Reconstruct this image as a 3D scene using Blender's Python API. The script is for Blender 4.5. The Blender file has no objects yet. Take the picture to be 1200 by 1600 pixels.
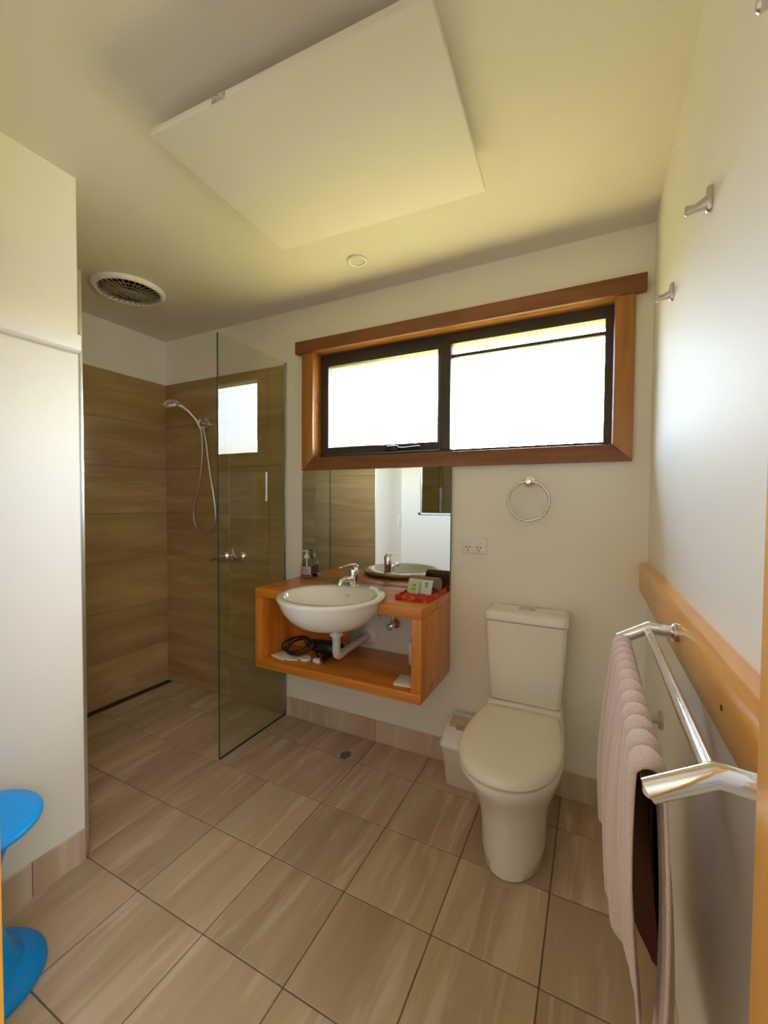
import bpy, bmesh, math, random
from mathutils import Vector, Matrix
random.seed(7)
S = bpy.context.scene
COL = S.collection
PI = math.pi

# ------------------------------------------------------------------ camera
cam_d = bpy.data.cameras.new('camera')
cam = bpy.data.objects.new('camera', cam_d)
COL.objects.link(cam)
YAW, PITCH, ROLL = 0.46408, 0.02950, 0.00668
fw = Vector((-math.sin(YAW) * math.cos(PITCH), math.cos(YAW) * math.cos(PITCH), -math.sin(PITCH)))
r0 = Vector((math.cos(YAW), math.sin(YAW), 0))
u0 = r0.cross(fw)
rt = r0 * math.cos(ROLL) + u0 * math.sin(ROLL)
up = rt.cross(fw)
M = Matrix((rt, up, -fw)).transposed().to_4x4()
M.translation = (2.7199, -1.9811, 1.3023)
cam.matrix_world = M
cam_d.sensor_fit = 'VERTICAL'
cam_d.sensor_height = 36.0
cam_d.sensor_width = 27.0
cam_d.lens = 656.233 * 36.0 / 1600.0
cam_d.clip_start = 0.02
S.camera = cam

# ------------------------------------------------------------------ world, sun, exposure
W = bpy.data.worlds.new('sky')
S.world = W
W.use_nodes = True
nt = W.node_tree
bg = nt.nodes['Background']
sky = nt.nodes.new('ShaderNodeTexSky')
sky.sky_type = 'NISHITA'
sky.sun_disc = False
sky.sun_elevation = math.radians(60)
sky.sun_rotation = math.radians(32)
sky.dust_density = 4.0
nt.links.new(sky.outputs[0], bg.inputs[0])
bg.inputs[1].default_value = 7.4

sun_d = bpy.data.lights.new('sun', 'SUN')
sun_d.energy = 18.5
sun_d.angle = math.radians(0.6)
sun_d.color = (1.0, 0.93, 0.80)
sun = bpy.data.objects.new('sun', sun_d)
COL.objects.link(sun)
sun.rotation_euler = Vector((math.sin(math.radians(32)) * .5, math.cos(math.radians(32)) * .5, .866)).to_track_quat('Z', 'Y').to_euler()   # high, kept off the glass by the eave

def area(name, loc, rot, sx, sy, energy, color):
    d = bpy.data.lights.new(name, 'AREA')
    d.shape = 'RECTANGLE'; d.size = sx; d.size_y = sy
    d.energy = energy; d.color = color
    o = bpy.data.objects.new(name, d)
    COL.objects.link(o)
    o.location = loc; o.rotation_euler = rot
    return o
# unseen fill light added in the hallway, behind the doorway where the photographer stands
area('hallway_fill', (3.62, -2.75, 1.45), (0, math.radians(66), 0), 1.3, 1.2, 68.0, (0.95, 0.98, 1.0))
bpy.data.objects['hallway_fill'].data.spread = math.radians(125)
portal = area('window_portal', (2.03, 0.13, 1.83), (math.radians(-90), 0, 0), 1.5, 0.6, 1.0, (1, 1, 1))
portal.data.cycles.is_portal = True

S.view_settings.view_transform = 'Standard'
S.view_settings.look = 'None'
S.view_settings.gamma = 1.0
S.view_settings.use_curve_mapping = False
S.view_settings.exposure = -0.60
S.cycles.max_bounces = 14
S.cycles.diffuse_bounces = 7
S.cycles.glossy_bounces = 6
S.cycles.transparent_max_bounces = 24
S.cycles.transmission_bounces = 8
S.cycles.caustics_reflective = False
S.cycles.caustics_refractive = False
S.cycles.sample_clamp_indirect = 12.0

# ------------------------------------------------------------------ materials
def new_mat(name):
    m = bpy.data.materials.new(name)
    m.use_nodes = True
    return m, m.node_tree, m.node_tree.nodes['Principled BSDF']

def plain(name, col, rough=0.5, metal=0.0, spec=0.5, noise=0.0, nscale=20.0, bump=0.0, bscale=200.0, coat=0.0, sheen=0.0):
    m, t, b = new_mat(name)
    b.inputs['Base Color'].default_value = (*col, 1)
    b.inputs['Roughness'].default_value = rough
    b.inputs['Metallic'].default_value = metal
    b.inputs['Specular IOR Level'].default_value = spec
    b.inputs['Coat Weight'].default_value = coat
    b.inputs['Sheen Weight'].default_value = sheen
    tc = t.nodes.new('ShaderNodeTexCoord')
    if noise:
        n = t.nodes.new('ShaderNodeTexNoise'); n.inputs['Scale'].default_value = nscale
        n.inputs['Detail'].default_value = 4
        t.links.new(tc.outputs['Object'], n.inputs['Vector'])
        r = t.nodes.new('ShaderNodeValToRGB')
        r.color_ramp.elements[0].position = 0.3; r.color_ramp.elements[1].position = 0.7
        r.color_ramp.elements[0].color = (*[c * (1 - noise) for c in col], 1)
        r.color_ramp.elements[1].color = (*[min(1, c * (1 + noise)) for c in col], 1)
        t.links.new(n.outputs['Fac'], r.inputs[0]); t.links.new(r.outputs[0], b.inputs['Base Color'])
    if bump:
        n = t.nodes.new('ShaderNodeTexNoise'); n.inputs['Scale'].default_value = bscale
        n.inputs['Detail'].default_value = 3
        t.links.new(tc.outputs['Object'], n.inputs['Vector'])
        bp = t.nodes.new('ShaderNodeBump'); bp.inputs['Strength'].default_value = bump
        bp.inputs['Distance'].default_value = 0.002
        t.links.new(n.outputs['Fac'], bp.inputs['Height']); t.links.new(bp.outputs[0], b.inputs['Normal'])
    return m

def wood(name, dark, light, axis, rough=0.35, coat=0.25, scale=1.0):
    m, t, b = new_mat(name)
    tc = t.nodes.new('ShaderNodeTexCoord')
    oi = t.nodes.new('ShaderNodeObjectInfo')
    add = t.nodes.new('ShaderNodeVectorMath'); add.operation = 'ADD'
    mul = t.nodes.new('ShaderNodeVectorMath'); mul.operation = 'SCALE'; mul.inputs['Scale'].default_value = 9.0
    cmb = t.nodes.new('ShaderNodeCombineXYZ')
    for k in range(3): t.links.new(oi.outputs['Random'], cmb.inputs[k])
    t.links.new(cmb.outputs[0], mul.inputs[0])
    t.links.new(tc.outputs['Object'], add.inputs[0]); t.links.new(mul.outputs[0], add.inputs[1])
    mp = t.nodes.new('ShaderNodeMapping')
    sc = [16.0 * scale] * 3; sc['XYZ'.index(axis)] = 1.6 * scale
    mp.inputs['Scale'].default_value = sc
    t.links.new(add.outputs[0], mp.inputs['Vector'])
    n = t.nodes.new('ShaderNodeTexNoise'); n.inputs['Scale'].default_value = 1.3
    n.inputs['Detail'].default_value = 7; n.inputs['Distortion'].default_value = 0.7
    t.links.new(mp.outputs[0], n.inputs['Vector'])
    r = t.nodes.new('ShaderNodeValToRGB')
    e = r.color_ramp.elements
    e[0].position = 0.28; e[0].color = (*dark, 1)
    e[1].position = 0.72; e[1].color = (*light, 1)
    t.links.new(n.outputs['Fac'], r.inputs[0])
    t.links.new(r.outputs[0], b.inputs['Base Color'])
    b.inputs['Roughness'].default_value = rough
    b.inputs['Coat Weight'].default_value = coat
    b.inputs['Coat Roughness'].default_value = 0.15
    bp = t.nodes.new('ShaderNodeBump'); bp.inputs['Strength'].default_value = 0.12; bp.inputs['Distance'].default_value = 0.001
    t.links.new(n.outputs['Fac'], bp.inputs['Height']); t.links.new(bp.outputs[0], b.inputs['Normal'])
    return m

def tile_mat(name, axis, dark, mid, light, rough=0.22, streak=0.5):
    """stone-look porcelain: soft bands and sparse pale streaks along one axis, different on every tile"""
    m, t, b = new_mat(name)
    tc = t.nodes.new('ShaderNodeTexCoord')
    oi = t.nodes.new('ShaderNodeObjectInfo')
    cmb = t.nodes.new('ShaderNodeCombineXYZ')
    for k in range(3): t.links.new(oi.outputs['Random'], cmb.inputs[k])
    mul = t.nodes.new('ShaderNodeVectorMath'); mul.operation = 'SCALE'; mul.inputs['Scale'].default_value = 37.0
    t.links.new(cmb.outputs[0], mul.inputs[0])
    add = t.nodes.new('ShaderNodeVectorMath'); add.operation = 'ADD'
    t.links.new(tc.outputs['Object'], add.inputs[0]); t.links.new(mul.outputs[0], add.inputs[1])
    def band(across, along, detail, dist):
        mp = t.nodes.new('ShaderNodeMapping')
        sc = [across] * 3; sc['XYZ'.index(axis)] = along
        mp.inputs['Scale'].default_value = sc
        t.links.new(add.outputs[0], mp.inputs['Vector'])
        n = t.nodes.new('ShaderNodeTexNoise'); n.inputs['Scale'].default_value = 1.0
        n.inputs['Detail'].default_value = detail; n.inputs['Distortion'].default_value = dist
        t.links.new(mp.outputs[0], n.inputs['Vector'])
        return n
    n1 = band(9, 1.1, 4, 0.3)
    r1 = t.nodes.new('ShaderNodeValToRGB')
    e = r1.color_ramp.elements
    e[0].position = 0.32; e[0].color = (*dark, 1)
    e[1].position = 0.68; e[1].color = (*mid, 1)
    t.links.new(n1.outputs['Fac'], r1.inputs[0])
    n2 = band(22, 2.2, 3, 0.6)
    r2 = t.nodes.new('ShaderNodeValToRGB')
    e = r2.color_ramp.elements
    e[0].position = 0.54; e[0].color = (0, 0, 0, 1)
    e[1].position = 0.74; e[1].color = (streak, streak, streak, 1)
    t.links.new(n2.outputs['Fac'], r2.inputs[0])
    mx = t.nodes.new('ShaderNodeMix'); mx.data_type = 'RGBA'
    t.links.new(r2.outputs[0], mx.inputs[0]); t.links.new(r1.outputs[0], mx.inputs[6])
    mx.inputs[7].default_value = (*light, 1)
    hsv = t.nodes.new('ShaderNodeHueSaturation')
    mr = t.nodes.new('ShaderNodeMapRange'); mr.inputs[3].default_value = 0.90; mr.inputs[4].default_value = 1.10
    t.links.new(oi.outputs['Random'], mr.inputs[0]); t.links.new(mr.outputs[0], hsv.inputs['Value'])
    t.links.new(mx.outputs[2], hsv.inputs['Color']); t.links.new(hsv.outputs[0], b.inputs['Base Color'])
    b.inputs['Roughness'].default_value = rough
    bp = t.nodes.new('ShaderNodeBump'); bp.inputs['Strength'].default_value = 0.08; bp.inputs['Distance'].default_value = 0.0015
    t.links.new(n1.outputs['Fac'], bp.inputs['Height']); t.links.new(bp.outputs[0], b.inputs['Normal'])
    return m

def thin_glass(name, tint, refl_rough=0.0, extra=None):
    """a pane: light passes straight through with a tint, fresnel reflection on top"""
    m = bpy.data.materials.new(name); m.use_nodes = True
    t = m.node_tree; t.nodes.clear()
    out = t.nodes.new('ShaderNodeOutputMaterial')
    tr = t.nodes.new('ShaderNodeBsdfTransparent'); tr.inputs[0].default_value = (*tint, 1)
    gl = t.nodes.new('ShaderNodeBsdfGlossy'); gl.inputs['Roughness'].default_value = refl_rough
    fr = t.nodes.new('ShaderNodeFresnel'); fr.inputs[0].default_value = 1.5
    geo = t.nodes.new('ShaderNodeNewGeometry')
    # the back faces of the pane reflect like the front ones
    inv = t.nodes.new('ShaderNodeMath'); inv.operation = 'MULTIPLY_ADD'
    inv.inputs[1].default_value = 1 / 1.5 - 1.5; inv.inputs[2].default_value = 1.5
    t.links.new(geo.outputs['Backfacing'], inv.inputs[0])
    mx = t.nodes.new('ShaderNodeMixShader')
    fr.inputs[0].default_value = 1.5
    lw = t.nodes.new('ShaderNodeMath'); lw.operation = 'MULTIPLY'; lw.inputs[1].default_value = 1.0
    t.links.new(fr.outputs[0], lw.inputs[0])
    # only the outer side adds the mirror image
    nb = t.nodes.new('ShaderNodeMath'); nb.operation = 'SUBTRACT'; nb.inputs[0].default_value = 1.0
    t.links.new(geo.outputs['Backfacing'], nb.inputs[1])
    mm = t.nodes.new('ShaderNodeMath'); mm.operation = 'MULTIPLY'
    t.links.new(lw.outputs[0], mm.inputs[0]); t.links.new(nb.outputs[0], mm.inputs[1])
    t.links.new(mm.outputs[0], mx.inputs[0])
    base = tr
    if extra:
        base = extra(t, tr)
    t.links.new(base.outputs[0], mx.inputs[1]); t.links.new(gl.outputs[0], mx.inputs[2])
    t.links.new(mx.outputs[0], out.inputs[0])
    return m

def frost(t, tr):
    """obscure window glass: fine speckle of scattering glass between clear grains"""
    tl = t.nodes.new('ShaderNodeBsdfTranslucent'); tl.inputs[0].default_value = (0.95, 0.97, 0.97, 1)
    tc = t.nodes.new('ShaderNodeTexCoord')
    n = t.nodes.new('ShaderNodeTexNoise'); n.inputs['Scale'].default_value = 210; n.inputs['Detail'].default_value = 2
    t.links.new(tc.outputs['Object'], n.inputs['Vector'])
    r = t.nodes.new('ShaderNodeValToRGB')
    r.color_ramp.elements[0].position = 0.35; r.color_ramp.elements[0].color = (0.01,) * 3 + (1,)
    r.color_ramp.elements[1].position = 0.70; r.color_ramp.elements[1].color = (0.09,) * 3 + (1,)
    t.links.new(n.outputs['Fac'], r.inputs[0])
    mx = t.nodes.new('ShaderNodeMixShader')
    t.links.new(r.outputs[0], mx.inputs[0]); t.links.new(tr.outputs[0], mx.inputs[1]); t.links.new(tl.outputs[0], mx.inputs[2])
    return mx

MAT = {}
MAT['wall'] = plain('cream wall paint', (0.86, 0.83, 0.755), 0.62, spec=0.18, bump=0.03, bscale=90)
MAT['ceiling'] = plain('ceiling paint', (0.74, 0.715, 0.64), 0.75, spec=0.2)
MAT['white'] = plain('white satin paint', (0.84, 0.83, 0.79), 0.35)
MAT['panel_white'] = plain('matt white heater face', (0.78, 0.76, 0.70), 0.75, spec=0.2)
MAT['plastic'] = plain('white plastic', (0.83, 0.82, 0.78), 0.3)
MAT['plastic_grey'] = plain('pale grey plastic pipe', (0.66, 0.65, 0.62), 0.35)
MAT['china'] = plain('white vitreous china', (0.83, 0.80, 0.72), 0.12, coat=0.4)
MAT['china_white'] = plain('bright white china', (0.88, 0.87, 0.85), 0.10, coat=0.4)
MAT['seat'] = plain('white seat plastic', (0.83, 0.79, 0.69), 0.25)
MAT['chrome'] = plain('chrome', (0.86, 0.86, 0.86), 0.08, metal=1.0)
MAT['chrome_dark'] = plain('dimmed chrome', (0.55, 0.52, 0.47), 0.12, metal=1.0)  # chrome darkened in its base colour to dim the ring's bright reflections
MAT['alu'] = plain('anodised aluminium', (0.70, 0.70, 0.67), 0.3, metal=1.0)
MAT['steel'] = plain('brushed steel', (0.62, 0.60, 0.56), 0.32, metal=1.0)
MAT['bronze'] = plain('dark bronze window frame', (0.045, 0.036, 0.028), 0.4)
MAT['black'] = plain('black plastic', (0.012, 0.012, 0.013), 0.3)
MAT['drain_dark'] = plain('dark brown drain slot', (0.035, 0.018, 0.010), 0.6)
MAT['dark'] = plain('dark void', (0.01, 0.01, 0.01), 0.8)
MAT['grout'] = plain('brown grout', (0.18, 0.13, 0.08), 0.8, noise=0.2)
FD, FM, FL = (0.43, 0.315, 0.20), (0.56, 0.43, 0.29), (0.72, 0.62, 0.50)
MAT['tile_x'] = tile_mat('stone tile banded along x', 'X', (0.32, 0.21, 0.085), (0.44, 0.30, 0.135), (0.54, 0.39, 0.20), 0.25, 0.55)
MAT['tile_y'] = tile_mat('stone tile banded along y', 'Y', FD, FM, FL, 0.2, 0.6)
MAT['tile_wy'] = tile_mat('stone wall tile banded along y', 'Y', (0.32, 0.21, 0.085), (0.44, 0.30, 0.135), (0.54, 0.39, 0.20), 0.25, 0.55)
MAT['tile_z'] = tile_mat('stone skirting tile banded upright', 'Z', (0.54, 0.41, 0.28), (0.68, 0.55, 0.41), (0.80, 0.70, 0.58), 0.28, 0.6)
for ax in 'XYZ':
    MAT['wood' + ax] = wood('red brown vanity timber along ' + ax, (0.50, 0.140, 0.012), (0.74, 0.285, 0.032), ax)
    MAT['trim' + ax] = wood('cedar window trim along ' + ax, (0.29, 0.105, 0.022), (0.46, 0.20, 0.045), ax, 0.4, 0.1)
    MAT['head' + ax] = wood('dark cedar trim along ' + ax, (0.16, 0.050, 0.018), (0.29, 0.105, 0.034), ax, 0.45, 0.05)
    MAT['oak' + ax] = wood('golden timber along ' + ax, (0.66, 0.270, 0.032), (0.84, 0.43, 0.065), ax, 0.32, 0.3)
MAT['glass'] = thin_glass('shower glass', (0.94, 0.97, 0.93))
MAT['glass_edge'] = plain('green glass edge', (0.03, 0.07, 0.05), 0.1)
MAT['pane'] = thin_glass('obscure window glass', (0.97, 0.98, 0.97), 0.15, frost)
MAT['mirror'] = plain('silvered mirror', (0.82, 0.86, 0.84), 0.0, metal=1.0)
MAT['towel'] = plain('dusty pink terry towel', (0.62, 0.455, 0.385), 0.95, noise=0.10, nscale=260, bump=0.9, bscale=420, sheen=0.4, spec=0.1)
MAT['brown_sheet'] = plain('dark chocolate cloth', (0.065, 0.022, 0.011), 0.95, noise=0.2, nscale=200, bump=0.6, bscale=350, spec=0.1)
MAT['brown_terry'] = plain('brown terry cloth', (0.27, 0.175, 0.11), 0.95, noise=0.25, nscale=180, bump=0.8, bscale=300, sheen=0.3)
MAT['blue'] = plain('bright blue plastic', (0.006, 0.33, 0.90), 0.35, spec=0.25)
MAT['beige_plastic'] = plain('beige plastic', (0.62, 0.50, 0.34), 0.4)
MAT['fan_plastic'] = plain('dusty grey brown fan grille', (0.30, 0.25, 0.17), 0.6)  # slats, rings and hub toned darker than the white fan ring
MAT['paper'] = plain('off white paper', (0.82, 0.80, 0.74), 0.7)
MAT['beige_dark'] = plain('darker beige plastic', (0.42, 0.32, 0.19), 0.5)
MAT['cream_plastic'] = plain('cream plastic', (0.78, 0.70, 0.58), 0.35)
MAT['sticker'] = plain('printed sticker', (0.45, 0.42, 0.36), 0.6, noise=0.55, nscale=160)
MAT['grass'] = plain('lawn', (0.34, 0.30, 0.10), 0.9, noise=0.3, nscale=3.0)
MAT['leaf'] = plain('hedge leaves', (0.028, 0.05, 0.010), 0.7, noise=0.4, nscale=9)
MAT['eave'] = plain('painted eave', (0.17, 0.13, 0.095), 0.6)
MAT['carpet'] = plain('hall carpet', (0.35, 0.28, 0.20), 0.95, noise=0.2, nscale=60)

# ------------------------------------------------------------------ mesh helpers
class MB:
    def __init__(s): s.bm = bmesh.new()
    def box(s, x0, x1, y0, y1, z0, z1, bevel=0.0, segs=2):
        r = bmesh.ops.create_cube(s.bm, size=1.0)
        vs = r['verts']
        for v in vs:
            v.co = Vector((x0 + (v.co.x + .5) * (x1 - x0), y0 + (v.co.y + .5) * (y1 - y0), z0 + (v.co.z + .5) * (z1 - z0)))
        if bevel:
            es = list({e for v in vs for e in v.link_edges})
            bmesh.ops.bevel(s.bm, geom=es, offset=bevel, segments=segs, affect='EDGES', profile=0.5)
        return s
    def prism(s, poly, axis, a0, a1, bevel=0.0):
        """polygon in the two other axes, extruded along axis"""
        def P(p, a):
            return Vector({'X': (a, p[0], p[1]), 'Y': (p[0], a, p[1]), 'Z': (p[0], p[1], a)}[axis])
        A = [s.bm.verts.new(P(p, a0)) for p in poly]
        B = [s.bm.verts.new(P(p, a1)) for p in poly]
        n = len(poly)
        fs = [s.bm.faces.new(A[::-1]), s.bm.faces.new(B)]
        for i in range(n):
            fs.append(s.bm.faces.new((A[i], A[(i + 1) % n], B[(i + 1) % n], B[i])))
        bmesh.ops.recalc_face_normals(s.bm, faces=fs)
        if bevel:
            es = list({e for f in fs for e in f.edges})
            bmesh.ops.bevel(s.bm, geom=es, offset=bevel, segments=2, affect='EDGES', profile=0.5)
        return s
    def loft(s, rings, cap0=True, cap1=True, closed=False):
        """rings: lists of points, all the same length"""
        R = [[s.bm.verts.new(Vector(p)) for p in ring] for ring in rings]
        n = len(R[0]); fs = []
        m = len(R)
        for i in range(m if closed else m - 1):
            a, b = R[i], R[(i + 1) % m]
            for k in range(n):
                fs.append(s.bm.faces.new((a[k], a[(k + 1) % n], b[(k + 1) % n], b[k])))
        if not closed:
            if cap0: fs.append(s.bm.faces.new(R[0][::-1]))
            if cap1: fs.append(s.bm.faces.new(R[-1]))
        bmesh.ops.recalc_face_normals(s.bm, faces=fs)
        return s
    def lathe(s, prof, c=(0, 0, 0), axis='Z', segs=32, mat=None):
        """prof: (radius, height) pairs"""
        c = Vector(c); rings = []
        for r, h in prof:
            ring = []
            for k in range(segs):
                a = 2 * PI * k / segs
                x, y = max(r, 1e-4) * math.cos(a), max(r, 1e-4) * math.sin(a)
                p = {'Z': Vector((x, y, h)), 'Y': Vector((x, h, y)), 'X': Vector((h, x, y))}[axis]
                if mat: p = mat @ p
                ring.append(c + p)
            rings.append(ring)
        return s.loft(rings)
    def tube(s, pts, rad, segs=10, cap=True, flat=None):
        """sweep along a polyline; rad number or list; flat = (wide, tall) factors in the sweep frame"""
        pts = [Vector(p) for p in pts]
        n = len(pts); rings = []
        ref = Vector((0, 0, 1))
        d0 = (pts[1] - pts[0]).normalized()
        if abs(d0.dot(ref)) > 0.95: ref = Vector((0, 1, 0))
        prev = None
        for i, p in enumerate(pts):
            if i == 0: d = pts[1] - pts[0]
            elif i == n - 1: d = pts[-1] - pts[-2]
            else: d = (pts[i + 1] - p).normalized() + (p - pts[i - 1]).normalized()
            d.normalize()
            if prev is None: side = d.cross(ref).normalized()
            else: side = (prev - d * prev.dot(d)).normalized()
            prev = side
            u = side.cross(d)
            r = rad[i] if isinstance(rad, (list, tuple)) else rad
            fx, fy = flat or (1, 1)
            rings.append([p + side * (math.cos(2 * PI * k / segs) * r * fx) + u * (math.sin(2 * PI * k / segs) * r * fy) for k in range(segs)])
        return s.loft(rings, cap, cap)
    def torus(s, c, R, r, axis='Y', segs=48, rs=10):
        c = Vector(c); rings = []
        for i in range(segs):
            a = 2 * PI * i / segs
            ring = []
            for k in range(rs):
                b = 2 * PI * k / rs
                q = R + r * math.cos(b)
                x, y, h = q * math.cos(a), q * math.sin(a), r * math.sin(b)
                ring.append(c + {'Y': Vector((x, h, y)), 'Z': Vector((x, y, h)), 'X': Vector((h, x, y))}[axis])
            rings.append(ring)
        return s.loft(rings, closed=True)
    def grid(s, f, nu, nv):
        V = [[s.bm.verts.new(Vector(f(i / nu, j / nv))) for j in range(nv + 1)] for i in range(nu + 1)]
        for i in range(nu):
            for j in range(nv):
                s.bm.faces.new((V[i][j], V[i + 1][j], V[i + 1][j + 1], V[i][j + 1]))
        return s
    def mesh(s, name, smooth=None, origin=(0, 0, 0)):
        me = bpy.data.meshes.new(name)
        o = Vector(origin)
        for v in s.bm.verts: v.co -= o
        s.bm.normal_update()
        if smooth:
            lim = math.radians(smooth)
            for f in s.bm.faces: f.smooth = True
            for e in s.bm.edges:
                if len(e.link_faces) == 2 and e.calc_face_angle(0) > lim: e.smooth = False
        s.bm.to_mesh(me); s.bm.free()
        return me

def empty(name, loc, label=None, cat=None, group=None, kind=None):
    o = bpy.data.objects.new(name, None)
    COL.objects.link(o); o.location = loc; o.empty_display_size = 0.05
    tag(o, label, cat, group, kind)
    return o

def tag(o, label=None, cat=None, group=None, kind=None):
    if label: o['label'] = label
    if cat: o['category'] = cat
    if group: o['group'] = group
    if kind: o['kind'] = kind
    return o

def root_loc(o):
    v = Vector(o.location)
    while o.parent: o = o.parent; v += o.location
    return v

def part(mb, name, m, parent=None, smooth=35, loc=None, label=None, kind=None):
    """mb authored in world coordinates; the object's origin goes to loc (or to its parent's origin)"""
    if parent is not None:
        pl = root_loc(parent)
        o_at = Vector(loc) if loc is not None else pl
        me = mb.mesh(name, smooth, o_at)
    else:
        o_at = Vector(loc) if loc is not None else Vector((0, 0, 0))
        me = mb.mesh(name, smooth, o_at)
    me.materials.append(MAT[m] if isinstance(m, str) else m)
    o = bpy.data.objects.new(name, me)
    COL.objects.link(o)
    if parent is not None:
        o.parent = parent; o.location = o_at - pl
    else:
        o.location = o_at
    if label: o['label'] = label
    if kind: o['kind'] = kind
    return o

def struct(mb, name, m, smooth=35, loc=None, label=None):
    return part(mb, name, m, None, smooth, loc, label, 'structure')

# ------------------------------------------------------------------ room shell
XR, YF, H = 2.916, -1.66, 2.4           # right wall, front wall (with the doorway), ceiling
XP, YP = 1.102, -1.1375                 # corner of the partition block beside the shower
WX0, WX1, WZ0, WZ1 = 1.262, 2.803, 1.515, 2.152   # hole in the back wall

floor = struct(MB().prism([(-0.1, 0.1), (-0.1, YP - .1), (XP - .1, YP - .1), (XP - .1, YF - .1), (XR + .1, YF - .1), (XR + .1, 0.1)], 'Z', -0.1, -0.0025), 'floor', 'grout')
struct(MB().box(-0.1, XR + .1, YF - .1, 0.1, H, H + .1), 'ceiling', 'ceiling')

def wall_hole(mb, x0, x1, z0, z1, hx0, hx1, hz0, hz1, ya, yb):
    O = [(x0, z0), (x1, z0), (x1, z1), (x0, z1)]; I = [(hx0, hz0), (hx1, hz0), (hx1, hz1), (hx0, hz1)]
    ring = lambda pts, y: [(p[0], y, p[1]) for p in pts]
    return mb.loft([ring(O, ya), ring(I, ya), ring(I, yb), ring(O, yb)], closed=True)
wb = struct(wall_hole(MB(), -0.1, XR + .1, 0, H, WX0, WX1, WZ0, WZ1, 0, 0.1), 'wall_back', 'wall')
wl = struct(MB().box(-0.1, 0, YP - 0.1, 0, 0, H), 'wall_left', 'wall')
wr = struct(MB().box(XR, XR + .1, YF, 0, 0, H), 'wall_right', 'wall')
wp = struct(MB().prism([(0, YP), (XP, YP), (XP, YF), (XP - .1, YF), (XP - .1, YP - .1), (0, YP - .1)], 'Z', 0, H), 'wall_partition', 'wall')
DX0, DX1, DZ = 1.805, 2.838, 2.34       # doorway hole
wf = struct(MB().prism([(XP - .1, 0), (DX0, 0), (DX0, DZ), (DX1, DZ), (DX1, 0), (XR + .1, 0), (XR + .1, H), (XP - .1, H)], 'Y', YF - .1, YF), 'wall_front', 'wall')

# hallway the photographer stands in
struct(MB().box(1.0, 3.7, -3.7, YF - .1, -0.1, -0.001), 'floor_hallway', 'carpet')
struct(MB().box(1.0, 3.7, -3.7, YF - .1, H, H + .1), 'ceiling_hallway', 'ceiling')
struct(MB().box(0.9, 1.0, -3.7, YF - .1, 0, H), 'wall_hallway_left', 'wall')
struct(MB().box(3.7, 3.8, -3.7, YF - .1, 0, H), 'wall_hallway_right', 'wall')
struct(MB().box(0.9, 3.8, -3.8, -3.7, 0, H), 'wall_hallway_back', 'wall')
struct(MB().box(XR + .1, 3.8, YF - .1, YF, 0, H), 'wall_hallway_front', 'wall')

# door lining in golden timber round the doorway
dr = empty('door_1', (2.32, YF - .05, 0), kind='structure')
part(MB().box(DX1 - .025, DX1, YF - .105, YF + .012, 0, DZ, .002), 'jamb', 'oakZ', dr)
part(MB().box(DX0, DX0 + .025, YF - .105, YF + .012, 0, DZ, .002), 'jamb', 'oakZ', dr)
part(MB().box(DX0 + .025, DX1 - .025, YF - .105, YF + .012, DZ - .025, DZ, .002), 'head', 'oakX', dr)

# ---- floor tiles, each a piece of its own
GX, TW, GY, TH, GAP = 1.3911, 0.3052, -1.1297, 0.3075, 0.0042
full = MB().box(-TW / 2 + GAP / 2, TW / 2 - GAP / 2, -TH / 2 + GAP / 2, TH / 2 - GAP / 2, -0.008, 0, 0.0012, 1).mesh('floor_tile')
full.materials.append(MAT['tile_y'])
for i in range(-5, 6):
    for j in range(-3, 5):
        x0, x1 = GX + i * TW, GX + (i + 1) * TW
        y0, y1 = GY + j * TH, GY + (j + 1) * TH
        cx0, cx1, cy0, cy1 = max(x0, 0.062), min(x1, XR), max(y0, YF), min(y1, 0)
        if (cy0 + cy1) / 2 < YP:
            cx0 = max(cx0, XP)
            cy1 = min(cy1, y1)
        elif cx1 <= XP: cy0 = max(cy0, YP)
        if cx1 - cx0 < .02 or cy1 - cy0 < .02: continue
        if abs(cx1 - cx0 - TW) < 1e-6 and abs(cy1 - cy0 - TH) < 1e-6:
            o = bpy.data.objects.new('floor_tile', full)
            COL.objects.link(o); o.parent = floor; o.location = ((x0 + x1) / 2, (y0 + y1) / 2, 0)
        else:
            g = GAP / 2
            o = part(MB().box(cx0 + g, cx1 - g, cy0 + g, cy1 - g, -0.008, 0, 0.0012, 1), 'floor_tile', 'tile_y', floor, loc=((cx0 + cx1) / 2, (cy0 + cy1) / 2, 0))
        o.location.z += random.uniform(-.0006, .0004)

# ---- shower wall tiles 600 x 300
ROWS = [0.0, .286, .589, .902, 1.203, 1.503, 1.800, 2.094]
TT = 0.009
def wall_tiles(parent, along, a0, a1, face, sgn, first, m):
    """tiles on a wall plane; along 'X' or 'Y'; face = wall coordinate; sgn = outward"""
    lo, hi = sorted((face, face + sgn * (TT - .0035)))
    bed = MB().box(a0, a1, lo, hi, 0, ROWS[-1] - .001) if along == 'X' else MB().box(lo, hi, a0, a1, 0, ROWS[-1] - .001)
    part(bed, 'grout_bed', 'grout', parent)
    cuts = [a0]
    c = first
    while c < a1 - .02:
        if c > a0 + .02: cuts.append(c)
        c += .6
    cuts.append(a1)
    for k in range(len(ROWS) - 1):
        for a, b in zip(cuts[:-1], cuts[1:]):
            g = .0009
            lo, hi = sorted((face, face + sgn * (TT + random.uniform(-.0004, .0004))))
            z0, z1 = ROWS[k] + g, ROWS[k + 1] - g
            mb = MB().box(a + g, b - g, lo, hi, z0, z1, .0012, 1) if along == 'X' else MB().box(lo, hi, a + g, b - g, z0, z1, .0012, 1)
            c = ((a + b) / 2, face, z0) if along == 'X' else (face, (a + b) / 2, z0)
            part(mb, 'wall_tile', m, parent, loc=c)
wall_tiles(wb, 'X', TT, 1.067, 0, -1, .62, 'tile_x')
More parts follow.
